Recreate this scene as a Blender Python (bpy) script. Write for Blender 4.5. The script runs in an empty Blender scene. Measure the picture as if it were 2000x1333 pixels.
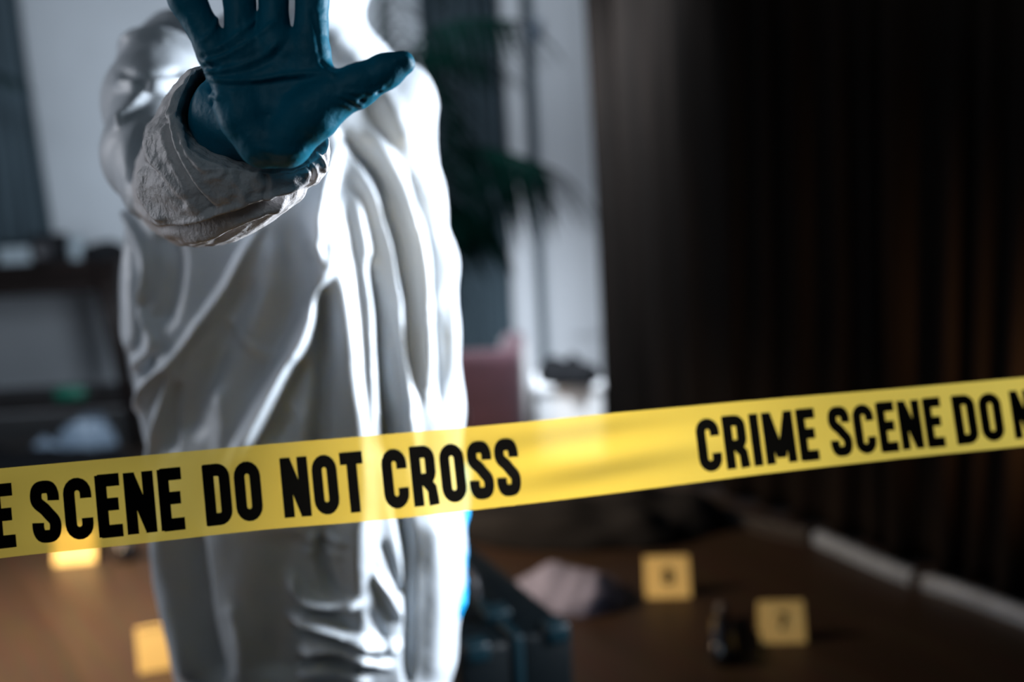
import bpy, bmesh, math, random
import numpy as np
from mathutils import Vector, Matrix

random.seed(4)
rng = np.random.default_rng(4)
C = bpy.context.scene.collection
sc = bpy.context.scene

# ------------------------------------------------------------------ camera, world, light
FPX = 40.0 / 36.0 * 2000.0
PITCH, ROLL, CAMH = math.radians(10.0), math.radians(3.1), 1.22
R0 = np.array([1.0, 0, 0]); U0 = np.array([0, math.sin(PITCH), math.cos(PITCH)])
FW = np.array([0, math.cos(PITCH), -math.sin(PITCH)])
RT = math.cos(ROLL) * R0 - math.sin(ROLL) * U0
UP = math.sin(ROLL) * R0 + math.cos(ROLL) * U0
CAM = np.array([0, 0, CAMH])
cd = bpy.data.cameras.new('camera'); cam = bpy.data.objects.new('camera', cd); C.objects.link(cam)
cd.lens = 40.0; cd.sensor_width = 36.0; cd.clip_start = 0.05
M = Matrix.Identity(4)
for i in range(3):
    M[i][0] = RT[i]; M[i][1] = UP[i]; M[i][2] = -FW[i]; M[i][3] = CAM[i]
cam.matrix_world = M
cd.dof.use_dof = True; cd.dof.focus_distance = 0.90; cd.dof.aperture_fstop = 2.2
sc.camera = cam

sc.view_settings.view_transform = 'Standard'
sc.view_settings.look = 'None'
sc.view_settings.gamma = 1.0
sc.view_settings.use_curve_mapping = False
sc.view_settings.exposure = 0.0

w = bpy.data.worlds.new('world'); sc.world = w; w.use_nodes = True
w.node_tree.nodes['Background'].inputs[0].default_value = (0.40, 0.56, 0.70, 1)
w.node_tree.nodes['Background'].inputs[1].default_value = 0.024


def area(name, loc, target, sx, sy, power, col, spread=180):
    l = bpy.data.lights.new(name, 'AREA'); l.shape = 'RECTANGLE'; l.size = sx; l.size_y = sy
    l.energy = power; l.color = col; l.spread = math.radians(spread)
    o = bpy.data.objects.new(name, l); C.objects.link(o); o.location = loc
    o.rotation_euler = (Vector(target) - Vector(loc)).to_track_quat('-Z', 'Y').to_euler()
    return o


# daylight window out of frame on the right, a little behind the person
area('window_light', (1.35, 1.66, 1.06), (-0.15, 1.5, 0.98), 0.4, 0.75, 36, (0.86, 0.92, 1.0), 82)
# added warm light out of view, tinting the foot of the curtain orange
area('curtain_foot_fill', (1.25, 1.9, 0.30), (1.25, 2.9, 0.62), 0.15, 0.15, 1.6, (1.0, 0.50, 0.20), 60)
# added cool fills, out of view, brightening the back wall and the white box
area('back_fill', (-0.75, 3.0, 1.0), (-1.5, 5.6, 0.9), 0.3, 0.5, 12, (0.80, 0.90, 1.0), 150)
area('back_fill', (-1.0, 2.9, 2.1), (-1.1, 5.6, 0.9), 1.4, 0.3, 26, (0.80, 0.90, 1.0), 130)
area('back_fill', (0.25, 3.65, 2.15), (0.20, 4.5, 0.5), 0.5, 0.3, 22, (0.84, 0.92, 1.0), 62)
# added dim cool fill behind the viewer, lifting the glove and suit front
area('front_fill', (-0.7, -0.7, 2.3), (-0.2, 0.9, 1.1), 0.9, 0.9, 1.5, (0.78, 0.92, 1.0), 120)
# warm lamp low on the left
area('lamp_light', (-2.0, 2.6, 1.5), (-1.0, 2.9, 0.0), 0.4, 0.4, 55, (1.0, 0.70, 0.44), 75)
# pale daylight from the left side of the room
area('side_light', (-1.9, 1.52, 1.45), (-0.4, 1.5, 0.9), 0.5, 1.2, 5, (0.92, 0.93, 1.0), 110)
# added narrow warm fill from low beside the viewer, brightening the tape
area('tape_fill', (-0.35, 0.25, 0.35), (0.05, 1.04, 0.95), 0.08, 0.08, 1.75, (1.0, 0.92, 0.78), 34)
# added warm fill standing in for bounce under the raised sleeve
area('warm_bounce_fill', (-0.55, 0.95, 0.25), (-0.38, 1.0, 1.25), 0.25, 0.25, 0.18, (1.0, 0.62, 0.30), 110)


# ------------------------------------------------------------------ coordinate helpers
def cs(px, py, D):
    """camera-space point (right, up, forward) of a photo pixel at forward distance D"""
    return np.array([(px - 1000) / FPX * D, -(py - 666.5) / FPX * D, D])


def c2w(p):
    p = np.asarray(p, float)
    return CAM + p[..., 0:1] * RT + p[..., 1:2] * UP + p[..., 2:3] * FW


def P(px, py, D):
    return c2w(cs(px, py, D)[None])[0]


def ray(px, py):
    return (px - 1000) / FPX * RT - (py - 666.5) / FPX * UP + FW


def PY(px, py, Y):
    r = ray(px, py); return CAM + r * (Y / r[1])


def PZ(px, py, Z=0.0):
    r = ray(px, py); return CAM + r * ((Z - CAMH) / r[2])


def proj(V):
    d = V - CAM
    D = d @ FW
    return 1000 + FPX * (d @ RT) / D, 666.5 - FPX * (d @ UP) / D, D


# ------------------------------------------------------------------ materials
def mat(name, col, rough=0.6, spec=0.5, metal=0.0, noise=0.0, nscale=8.0, bump=0.0, bscale=60.0, sheen=0.0,
        col2=None, stretch=None, coat=0.0, emit=None):
    m = bpy.data.materials.new(name); m.use_nodes = True
    nt = m.node_tree; b = nt.nodes['Principled BSDF']
    b.inputs['Base Color'].default_value = (*col, 1)
    b.inputs['Roughness'].default_value = rough
    b.inputs['Specular IOR Level'].default_value = spec
    b.inputs['Metallic'].default_value = metal
    b.inputs['Coat Weight'].default_value = coat
    b.inputs['Sheen Weight'].default_value = sheen
    tc = nt.nodes.new('ShaderNodeTexCoord'); mp = nt.nodes.new('ShaderNodeMapping')
    nt.links.new(tc.outputs['Object'], mp.inputs[0])
    if stretch: mp.inputs['Scale'].default_value = stretch
    if noise > 0 or col2:
        n = nt.nodes.new('ShaderNodeTexNoise'); n.inputs['Scale'].default_value = nscale; n.inputs['Detail'].default_value = 5
        nt.links.new(mp.outputs[0], n.inputs[0])
        r = nt.nodes.new('ShaderNodeValToRGB')
        c2 = col2 or tuple(min(1, c * (1 + noise)) for c in col)
        c1 = col if col2 else tuple(c * (1 - noise) for c in col)
        r.color_ramp.elements[0].position = 0.35; r.color_ramp.elements[0].color = (*c1, 1)
        r.color_ramp.elements[1].position = 0.65; r.color_ramp.elements[1].color = (*c2, 1)
        nt.links.new(n.outputs['Fac'], r.inputs[0]); nt.links.new(r.outputs[0], b.inputs['Base Color'])
    if bump > 0:
        n2 = nt.nodes.new('ShaderNodeTexNoise'); n2.inputs['Scale'].default_value = bscale; n2.inputs['Detail'].default_value = 4
        nt.links.new(mp.outputs[0], n2.inputs[0])
        bp = nt.nodes.new('ShaderNodeBump'); bp.inputs['Strength'].default_value = bump; bp.inputs['Distance'].default_value = 0.004
        nt.links.new(n2.outputs['Fac'], bp.inputs['Height']); nt.links.new(bp.outputs[0], b.inputs['Normal'])
    return m


SUIT = mat('white_coverall_fabric', (0.43, 0.475, 0.52), 0.42, 0.6, bump=0.5, bscale=38, noise=0.03, nscale=12)
SLEEVE = mat('sleeve_fabric', (0.52, 0.51, 0.52), 0.55, 0.4, bump=0.6, bscale=150, noise=0.06, nscale=60)
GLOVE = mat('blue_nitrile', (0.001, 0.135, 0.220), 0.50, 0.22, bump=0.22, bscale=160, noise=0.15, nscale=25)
GLOVE2 = mat('lit_blue_nitrile', (0.0, 0.33, 0.75), 0.45, 0.5, bump=0.1, bscale=120)  # brighter glove blue, light on the hanging hand put into the colour
SKIN = mat('skin', (0.55, 0.33, 0.24), 0.5, noise=0.08, nscale=20)
MASKM = mat('mask_fabric', (0.55, 0.62, 0.68), 0.8, bump=0.2)
LENS = mat('goggle_lens', (0.25, 0.30, 0.33), 0.08, 0.8)
RUBBER = mat('goggle_rubber', (0.03, 0.03, 0.035), 0.5)
EYEW = mat('eye_white', (0.8, 0.8, 0.8), 0.2)
EYEB = mat('eye_iris', (0.05, 0.03, 0.02), 0.2)
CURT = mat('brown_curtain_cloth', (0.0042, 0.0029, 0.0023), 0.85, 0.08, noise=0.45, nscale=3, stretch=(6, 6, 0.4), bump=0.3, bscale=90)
DARKW = mat('dark_wood', (0.008, 0.005, 0.0045), 0.45, 0.2, noise=0.4, nscale=6, stretch=(1, 8, 8))
PLAST = mat('white_plaster', (0.50, 0.53, 0.57), 0.85, 0.2, noise=0.05, nscale=2, bump=0.1)
DRAPE = mat('slate_drape_cloth', (0.055, 0.078, 0.095), 0.9, 0.1, noise=0.2, nscale=4, stretch=(5, 5, 0.5))
PAINT = mat('white_painted_wood', (0.62, 0.64, 0.68), 0.45, 0.4)
LEAF = mat('palm_leaf', (0.0014, 0.013, 0.010), 0.8, 0.02, noise=0.35, nscale=9)
STEM = mat('palm_stem', (0.03, 0.07, 0.045), 0.5)
POTM = mat('grey_pot_glaze', (0.05, 0.06, 0.07), 0.4)
SOIL = mat('soil', (0.02, 0.014, 0.01), 0.95, bump=0.8)
PINK = mat('maroon_upholstery', (0.055, 0.019, 0.030), 0.75, 0.3, sheen=0.3, noise=0.1, nscale=14)
BOXW = mat('white_box_card', (0.88, 0.90, 0.93), 0.6)
BLACKC = mat('black_cloth', (0.005, 0.0055, 0.007), 0.85, 0.15, bump=0.3)
TEALC = mat('dark_teal_plastic', (0.0008, 0.0030, 0.0044), 0.5, 0.18, bump=0.15, bscale=200)
TEALH = mat('teal_latch_plastic', (0.0015, 0.012, 0.018), 0.4, 0.3)
LAV = mat('lavender_cloth', (0.11, 0.12, 0.19), 0.85, 0.2, noise=0.15, nscale=30)
MARK = mat('yellow_marker_plastic', (0.66, 0.50, 0.19), 0.5, 0.4)
INK = mat('black_ink', (0.002, 0.002, 0.002), 0.8, 0.04)
METAL = mat('brushed_grey_metal', (0.17, 0.21, 0.27), 0.35, 0.5, metal=0.2, noise=0.15, nscale=20)
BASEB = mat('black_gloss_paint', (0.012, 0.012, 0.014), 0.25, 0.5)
GLASSB = mat('black_bottle_glass', (0.004, 0.004, 0.006), 0.12, 0.6)
GREYB = mat('grey_box_card', (0.20, 0.24, 0.27), 0.7)
GREENP = mat('green_plastic', (0.01, 0.12, 0.08), 0.4)
BLUEP = mat('pale_blue_plastic_bag', (0.22, 0.29, 0.38), 0.35, 0.5, bump=0.6, bscale=20)

# floor: brown boards, glossy
FLOORM = bpy.data.materials.new('wood_floor'); FLOORM.use_nodes = True
nt = FLOORM.node_tree; b = nt.nodes['Principled BSDF']
tc = nt.nodes.new('ShaderNodeTexCoord'); mp = nt.nodes.new('ShaderNodeMapping')
mp.inputs['Rotation'].default_value = (0, 0, math.radians(58))
nt.links.new(tc.outputs['Object'], mp.inputs[0])
br = nt.nodes.new('ShaderNodeTexBrick'); br.inputs['Scale'].default_value = 1.0
br.inputs['Brick Width'].default_value = 0.9; br.inputs['Row Height'].default_value = 0.09
br.inputs['Mortar Size'].default_value = 0.0025
br.inputs['Color1'].default_value = (0.021, 0.0135, 0.009, 1); br.inputs['Color2'].default_value = (0.029, 0.019, 0.013, 1)
br.inputs['Mortar'].default_value = (0.03, 0.015, 0.01, 1)
nt.links.new(mp.outputs[0], br.inputs[0])
mp2 = nt.nodes.new('ShaderNodeMapping'); mp2.inputs['Scale'].default_value = (3, 40, 1)
nt.links.new(mp.outputs[0], mp2.inputs[0])
ns = nt.nodes.new('ShaderNodeTexNoise'); ns.inputs['Scale'].default_value = 1.5; ns.inputs['Detail'].default_value = 6
nt.links.new(mp2.outputs[0], ns.inputs[0])
mx = nt.nodes.new('ShaderNodeMixRGB'); mx.blend_type = 'MULTIPLY'; mx.inputs[0].default_value = 0.6
nt.links.new(br.outputs['Color'], mx.inputs[1]); nt.links.new(ns.outputs['Color'], mx.inputs[2])
nt.links.new(mx.outputs[0], b.inputs['Base Color'])
b.inputs['Roughness'].default_value = 0.45; b.inputs['Specular IOR Level'].default_value = 0.25

# tape film: yellow, lets light through
TAPE = bpy.data.materials.new('yellow_tape_film'); TAPE.use_nodes = True
nt = TAPE.node_tree; nt.nodes.remove(nt.nodes['Principled BSDF']); out = nt.nodes['Material Output']
df = nt.nodes.new('ShaderNodeBsdfDiffuse'); df.inputs[0].default_value = (0.92, 0.64, 0.07, 1)
tl = nt.nodes.new('ShaderNodeBsdfTranslucent'); tl.inputs[0].default_value = (1.0, 0.74, 0.13, 1)
tr = nt.nodes.new('ShaderNodeBsdfTransparent'); tr.inputs[0].default_value = (1.0, 0.88, 0.42, 1)
gl = nt.nodes.new('ShaderNodeBsdfGlossy'); gl.inputs['Roughness'].default_value = 0.35
m1 = nt.nodes.new('ShaderNodeMixShader'); m1.inputs[0].default_value = 0.55
m2 = nt.nodes.new('ShaderNodeMixShader'); m2.inputs[0].default_value = 0.27
m3 = nt.nodes.new('ShaderNodeMixShader'); m3.inputs[0].default_value = 0.04
nt.links.new(df.outputs[0], m1.inputs[1]); nt.links.new(tl.outputs[0], m1.inputs[2])
nt.links.new(m1.outputs[0], m2.inputs[1]); nt.links.new(tr.outputs[0], m2.inputs[2])
nt.links.new(m2.outputs[0], m3.inputs[1]); nt.links.new(gl.outputs[0], m3.inputs[2])
nt.links.new(m3.outputs[0], out.inputs[0])


# ------------------------------------------------------------------ object helpers
def tag(o, label=None, cat=None, group=None, kind=None):
    if label: o['label'] = label
    if cat: o['category'] = cat
    if group: o['group'] = group
    if kind: o['kind'] = kind
    return o


def empty(name, loc, label=None, cat=None, group=None, rz=0.0):
    o = bpy.data.objects.new(name, None); C.objects.link(o); o.location = Vector(loc)
    o.rotation_euler = (0, 0, rz); o.empty_display_size = 0.05
    return tag(o, label, cat, group)


def wm(o):
    m = Matrix.LocRotScale(o.location, o.rotation_euler, None)
    return (wm(o.parent) @ m) if o.parent else m


def link(name, me, m, parent=None, smooth=True, world=True):
    """vertices of me are in world coordinates; when parented they are moved into the parent's frame"""
    me.materials.append(m)
    o = bpy.data.objects.new(name, me); C.objects.link(o)
    if parent is not None:
        o.parent = parent
        if world: me.transform(wm(parent).inverted())
    if smooth:
        me.polygons.foreach_set('use_smooth', [True] * len(me.polygons))
    me.update()
    return o


def fromdata(name, V, F, m, parent=None, smooth=True, world=True):
    me = bpy.data.meshes.new(name); me.from_pydata([tuple(map(float, v)) for v in V], [], [tuple(map(int, f)) for f in F])
    return link(name, me, m, parent, smooth, world)


def quads_mesh(name, V, Q, m, parent=None, smooth=True):
    me = bpy.data.meshes.new(name)
    me.vertices.add(len(V)); me.vertices.foreach_set('co', np.asarray(V, np.float32).ravel())
    me.loops.add(len(Q) * 4); me.loops.foreach_set('vertex_index', np.asarray(Q, np.int32).ravel())
    me.polygons.add(len(Q)); me.polygons.foreach_set('loop_start', np.arange(0, len(Q) * 4, 4, dtype=np.int32))
    me.update(calc_edges=True); me.validate()
    return link(name, me, m, parent, smooth)


def box(name, c, s, m, parent=None, rz=0.0, bevel=0.0, rot=None, smooth=False):
    """local (parent-frame) box"""
    bm = bmesh.new(); bmesh.ops.create_cube(bm, size=1.0)
    for v in bm.verts: v.co = Vector((v.co.x * s[0], v.co.y * s[1], v.co.z * s[2]))
    if bevel > 0:
        bmesh.ops.bevel(bm, geom=bm.edges[:], offset=bevel, segments=3, affect='EDGES', profile=0.5)
    R = rot.to_4x4() if rot is not None else Matrix.Rotation(rz, 4, 'Z')
    bm.transform(Matrix.Translation(Vector(c)) @ R)
    me = bpy.data.meshes.new(name); bm.to_mesh(me); bm.free()
    return link(name, me, m, parent, bevel > 0 and smooth, world=False)


def lathe(name, prof, m, parent=None, loc=(0, 0, 0), seg=28, rot=None):
    V, F = [], []
    n = len(prof)
    for r, z in prof:
        for k in range(seg):
            a = 2 * math.pi * k / seg; V.append(Vector((r * math.cos(a), r * math.sin(a), z)))
    for i in range(n - 1):
        for k in range(seg):
            k2 = (k + 1) % seg; F.append((i * seg + k, i * seg + k2, (i + 1) * seg + k2, (i + 1) * seg + k))
    F.append(tuple(range(seg))[::-1]); F.append(tuple((n - 1) * seg + k for k in range(seg)))
    T = Matrix.Translation(Vector(loc)) @ (rot.to_4x4() if rot is not None else Matrix.Identity(4))
    V = [T @ v for v in V]
    return fromdata(name, V, F, m, parent, True, world=False)


def tube_data(pts, radii, seg=10):
    pts = [np.asarray(p, float) for p in pts]; V, F = [], []
    for i, p in enumerate(pts):
        t = pts[min(i + 1, len(pts) - 1)] - pts[max(i - 1, 0)]; t = t / (np.linalg.norm(t) + 1e-9)
        a = np.cross(t, [0, 0, 1.0])
        if np.linalg.norm(a) < 0.1: a = np.cross(t, [0, 1.0, 0])
        a /= np.linalg.norm(a); bb = np.cross(t, a)
        for k in range(seg):
            th = 2 * math.pi * k / seg
            V.append(p + radii[i] * (math.cos(th) * a + math.sin(th) * bb))
    for i in range(len(pts) - 1):
        for k in range(seg):
            k2 = (k + 1) % seg; F.append((i * seg + k, i * seg + k2, (i + 1) * seg + k2, (i + 1) * seg + k))
    F.append(tuple(range(seg))[::-1]); F.append(tuple((len(pts) - 1) * seg + k for k in range(seg)))
    return V, F


def crom(pts, n, closed=False):
    pts = np.asarray(pts, float); m = len(pts); out = []
    segs = m if closed else m - 1
    for i in range(segs):
        g = (lambda k: pts[k % m]) if closed else (lambda k: pts[min(max(k, 0), m - 1)])
        p0, p1, p2, p3 = g(i - 1), g(i), g(i + 1), g(i + 2)
        for j in range(n):
            t = j / n
            out.append(0.5 * (2 * p1 + (p2 - p0) * t + (2 * p0 - 5 * p1 + 4 * p2 - p3) * t * t + (-p0 + 3 * p1 - 3 * p2 + p3) * t ** 3))
    if not closed: out.append(pts[-1])
    return np.array(out)


def vnoise(X, Y, Z, seed=0, octs=3):
    """cheap smooth pseudo noise from sums of sines, about -1..1"""
    r = np.random.default_rng(seed); s = np.zeros_like(X); a = 1.0; tot = 0
    for o in range(octs):
        for _ in range(3):
            k = r.normal(size=3); k = k / np.linalg.norm(k) * (2 ** o) * 1.3; ph = r.uniform(0, 6.28)
            s += a * np.sin(k[0] * X + k[1] * Y + k[2] * Z + ph); tot += a * 0.6
        a *= 0.55
    return s / tot


# ------------------------------------------------------------------ implicit surfaces
class Field:
    def __init__(s, lo, hi, h):
        s.lo, s.h = np.array(lo, float), h
        ax = [np.arange(l, u + h, h) for l, u in zip(lo, hi)]
        s.ax = ax
        s.v = np.full([len(a) for a in ax], 1.0, np.float32)

    def sub(s, lo, hi):
        sl = []
        for i in range(3):
            a = max(0, int((lo[i] - s.lo[i]) / s.h)); b_ = min(len(s.ax[i]), int((hi[i] - s.lo[i]) / s.h) + 2)
            if b_ <= a: return None, None
            sl.append(slice(a, b_))
        X = s.ax[0][sl[0]][:, None, None].astype(np.float32); Y = s.ax[1][sl[1]][None, :, None].astype(np.float32)
        Z = s.ax[2][sl[2]][None, None, :].astype(np.float32)
        return tuple(sl), (X, Y, Z)

    def add(s, sl, d, k):
        a = s.v[sl]; d = d.astype(np.float32)
        h = np.maximum(k - np.abs(a - d), 0) / k
        s.v[sl] = np.minimum(a, d) - h * h * k * 0.25

    def cap(s, p, q, r1, r2=None, k=0.01):
        r2 = r1 if r2 is None else r2
        p, q = np.asarray(p, float), np.asarray(q, float); rm = max(r1, r2) + k + 3 * s.h
        sl, g = s.sub(np.minimum(p, q) - rm, np.maximum(p, q) + rm)
        if sl is None: return
        X, Y, Z = g; d = q - p; L = max(d @ d, 1e-9)
        t = np.clip(((X - p[0]) * d[0] + (Y - p[1]) * d[1] + (Z - p[2]) * d[2]) / L, 0, 1)
        dist = np.sqrt((X - p[0] - t * d[0]) ** 2 + (Y - p[1] - t * d[1]) ** 2 + (Z - p[2] - t * d[2]) ** 2) - (r1 + (r2 - r1) * t)
        s.add(sl, dist, k)

    def chain(s, pts, rs, k=0.01):
        for i in range(len(pts) - 1): s.cap(pts[i], pts[i + 1], rs[i], rs[i + 1], k)

    def ell(s, c, r, k=0.01, sub=False):
        c = np.asarray(c, float); r = np.asarray(r, float)
        sl, g = s.sub(c - r - k - 3 * s.h, c + r + k + 3 * s.h)
        if sl is None: return
        X, Y, Z = g
        n = np.sqrt(((X - c[0]) / r[0]) ** 2 + ((Y - c[1]) / r[1]) ** 2 + ((Z - c[2]) / r[2]) ** 2)
        d = (n - 1) * min(r)
        if sub: s.v[sl] = np.maximum(s.v[sl], -d)
        else: s.add(sl, d, k)

    def loft(s, zs, xl, xr, yc, b, p=2.4, k=0.02):
        """body-like column: per height a left and right x, a centre y and a half depth"""
        zlo, zhi = min(zs), max(zs); o = np.argsort(zs); zs = np.array(zs)[o]
        xl, xr, yc, b = [np.array(q)[o] for q in (xl, xr, yc, b)]
        sl, g = s.sub((min(xl) - .1, min(yc) - max(b) - .1, zlo - .06), (max(xr) + .1, max(yc) + max(b) + .1, zhi + .06))
        X, Y, Z = g; zz = Z.ravel()
        f = lambda q: np.interp(zz, zs, q)[None, None, :].astype(np.float32)
        XL, XR, YC, B = f(xl), f(xr), f(yc), f(b); A = (XR - XL) / 2; XC = (XR + XL) / 2
        n = (np.abs((X - XC) / A) ** p + np.abs((Y - YC) / B) ** p) ** (1 / p)
        d = (n - 1) * np.minimum(A, B)
        d = np.maximum(d, np.maximum(zlo - Z, Z - zhi))
        s.add(sl, d, k)

    def mesh(s):
        v = s.v; inside = v < 0
        n = v.shape; corners = [(i, j, k) for i in (0, 1) for j in (0, 1) for k in (0, 1)]
        cnt = np.zeros((n[0] - 1, n[1] - 1, n[2] - 1), np.int8)
        for i, j, k in corners: cnt += inside[i:n[0] - 1 + i, j:n[1] - 1 + j, k:n[2] - 1 + k]
        act = (cnt > 0) & (cnt < 8); idx = np.full(act.shape, -1, np.int64); cells = np.argwhere(act)
        idx[act] = np.arange(len(cells))
        acc = np.zeros((len(cells), 3)); num = np.zeros(len(cells))
        cv = {c: v[cells[:, 0] + c[0], cells[:, 1] + c[1], cells[:, 2] + c[2]] for c in corners}
        for c in corners:
            for ax in range(3):
                if c[ax] == 0:
                    d = list(c); d[ax] = 1; d = tuple(d); a, b_ = cv[c], cv[d]
                    cr = (a < 0) != (b_ < 0); t = np.where(cr, a / np.where(cr, a - b_, 1), 0)
                    p = np.zeros((len(cells), 3)); p[:] = c; p[:, ax] = t
                    acc[cr] += p[cr]; num[cr] += 1
        V = s.lo + (cells + acc / num[:, None]) * s.h
        Q = []
        for ax in range(3):
            a1, a2 = (ax + 1) % 3, (ax + 2) % 3
            A = [slice(None)] * 3; B = [slice(None)] * 3; A[ax] = slice(0, -1); B[ax] = slice(1, None)
            ch = inside[tuple(A)] != inside[tuple(B)]
            e = np.argwhere(ch); e = e[(e[:, a1] > 0) & (e[:, a2] > 0) & (e[:, a1] < n[a1] - 1) & (e[:, a2] < n[a2] - 1)]
            ins = inside[e[:, 0], e[:, 1], e[:, 2]]

            def g(o1, o2):
                c = e.copy(); c[:, a1] -= o1; c[:, a2] -= o2; return idx[c[:, 0], c[:, 1], c[:, 2]]
            q = np.stack([g(1, 1), g(0, 1), g(0, 0), g(1, 0)], 1)
            q[~ins] = q[~ins][:, ::-1]; Q.append(q)
        Q = np.concatenate(Q); Q = Q[(Q >= 0).all(1)]
        return V, Q


def normals(V, Q):
    n = np.cross(V[Q[:, 2]] - V[Q[:, 0]], V[Q[:, 3]] - V[Q[:, 1]]); N = np.zeros_like(V)
    for k in range(4): np.add.at(N, Q[:, k], n)
    return N / (np.linalg.norm(N, axis=1, keepdims=True) + 1e-12)


def smooth(V, Q, it=2, f=0.5):
    for _ in range(it):
        S = np.zeros_like(V); c = np.zeros(len(V))
        for k in range(4):
            np.add.at(S, Q[:, k], V[Q[:, (k + 1) % 4]]); np.add.at(c, Q[:, k], 1)
            np.add.at(S, Q[:, k], V[Q[:, (k + 3) % 4]]); np.add.at(c, Q[:, k], 1)
        V = V * (1 - f) + f * S / c[:, None]
    return V


def folds(x, y, lines):
    """height of modelled cloth folds; each line = (points, width, amplitude[, asym])"""
    H = np.zeros_like(x)
    for ln in lines:
        pts, wd, amp = ln[0], ln[1], ln[2]
        pts = crom(np.array(pts, float), 6); best = np.full_like(x, 1e9); tt = np.zeros_like(x)
        lo = pts.min(0) - 3 * wd; hi = pts.max(0) + 3 * wd
        m = (x > lo[0]) & (x < hi[0]) & (y > lo[1]) & (y < hi[1])
        if not m.any(): continue
        xm, ym = x[m], y[m]; bst = np.full_like(xm, 1e9); tb = np.zeros_like(xm); n = len(pts) - 1
        for i in range(n):
            d = pts[i + 1] - pts[i]; L = d @ d + 1e-9
            t = np.clip(((xm - pts[i, 0]) * d[0] + (ym - pts[i, 1]) * d[1]) / L, 0, 1)
            q = np.hypot(xm - pts[i, 0] - t * d[0], ym - pts[i, 1] - t * d[1])
            u = q < bst; bst[u] = q[u]; tb[u] = ((i + t) / n)[u]
        taper = np.clip(np.minimum(tb, 1 - tb) * 6 + 0.25, 0, 1)
        H[m] += amp * np.exp(-(bst / wd) ** 2) * taper
    return H


# ------------------------------------------------------------------ the room
def slab(name, x0, x1, y0, y1, z0, z1, m, kind='structure'):
    o = box(name, ((x0 + x1) / 2, (y0 + y1) / 2, (z0 + z1) / 2), (x1 - x0, y1 - y0, z1 - z0), m)
    if kind: tag(o, kind=kind)
    return o


YB = 5.6
slab('floor', -3.6, 3.6, -0.6, YB + 0.1, -0.05, 0.0, FLOORM)
slab('wall_back', -3.6, 3.6, YB, YB + 0.1, 0.0, 3.0, PLAST)
slab('wall_left', -3.6, -3.5, -0.6, YB, 0.0, 3.0, PLAST)
slab('baseboard_back', -3.5, 0.45, YB - 0.02, YB, 0.0, 0.10, PAINT)


def drape(name, p0, p1, z0, z1, edges, amp, m, label=None, cat=None, group=None, seed=1, lean=0.0, thick=0.012, kind=None):
    """pleated cloth hanging along the line p0-p1; edges = pleat positions 0..1"""
    p0, p1 = np.array(p0, float), np.array(p1, float); d = p1 - p0; L = np.linalg.norm(d); d /= L
    nrm = np.array([d[1], -d[0]])
    if nrm[1] > 0: nrm = -nrm
    n = int(L / 0.008); nz = 40
    s = np.linspace(0, 1, n); ph = np.interp(s, edges, np.arange(len(edges)))
    V, F = [], []
    r = np.random.default_rng(seed); am = r.uniform(0.6, 1.3, len(edges) + 2)
    for j in range(nz + 1):
        z = z0 + (z1 - z0) * j / nz; h = j / nz
        for i in range(n):
            q = ph[i]; a = am[int(q)] * (1 - (q % 1)) + am[int(q) + 1] * (q % 1)
            base = math.cos(2 * math.pi * q); off = amp * a * (math.copysign(abs(base) ** 0.6, base))
            off += amp * 0.25 * math.sin(2 * math.pi * q * 0.37 + 3 * h + seed)
            sx = (s[i] * L) + 0.012 * math.sin(5 * h + q) + lean * (1 - h) * (1 - s[i])
            p = p0 + d * sx + nrm * off
            V.append((p[0], p[1], z))
    for j in range(nz):
        for i in range(n - 1):
            a = j * n + i; F.append((a, a + 1, a + n + 1, a + n))
    o = fromdata(name, V, F, m)
    sm = o.modifiers.new('thickness', 'SOLIDIFY'); sm.thickness = thick
    tag(o, label, cat, group, kind)
    return o


# big brown curtain on the right
CA = PZ(1196, 888); CB = PZ(2000, 1186)
dcur = (CB - CA); Lc = np.linalg.norm(dcur[:2]); dcur /= Lc
CE = CA + dcur * (Lc * 1.55)
ed = []
for px in (1190, 1245, 1300, 1350, 1440, 1500, 1560, 1640, 1700, 1755, 1870, 1915, 1990, 2060, 2150, 2240, 2330, 2420, 2520):
    # pleat positions measured along the wall line
    r_ = ray(px, 700); tt_ = (CA[0] * dcur[1] - CA[1] * dcur[0]) / (r_[0] * dcur[1] - r_[1] * dcur[0])
    q = r_ * tt_; ed.append(((q[0] - CA[0]) * dcur[0] + (q[1] - CA[1]) * dcur[1]) / (Lc * 1.55))
ed = sorted(max(0.0, min(1.0, e)) for e in ed); ed[0] = 0.0; ed[-1] = 1.0
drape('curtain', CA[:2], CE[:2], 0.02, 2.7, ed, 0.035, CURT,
      'tall dark brown curtain in deep vertical pleats filling the right side', 'curtain', seed=5)

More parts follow.
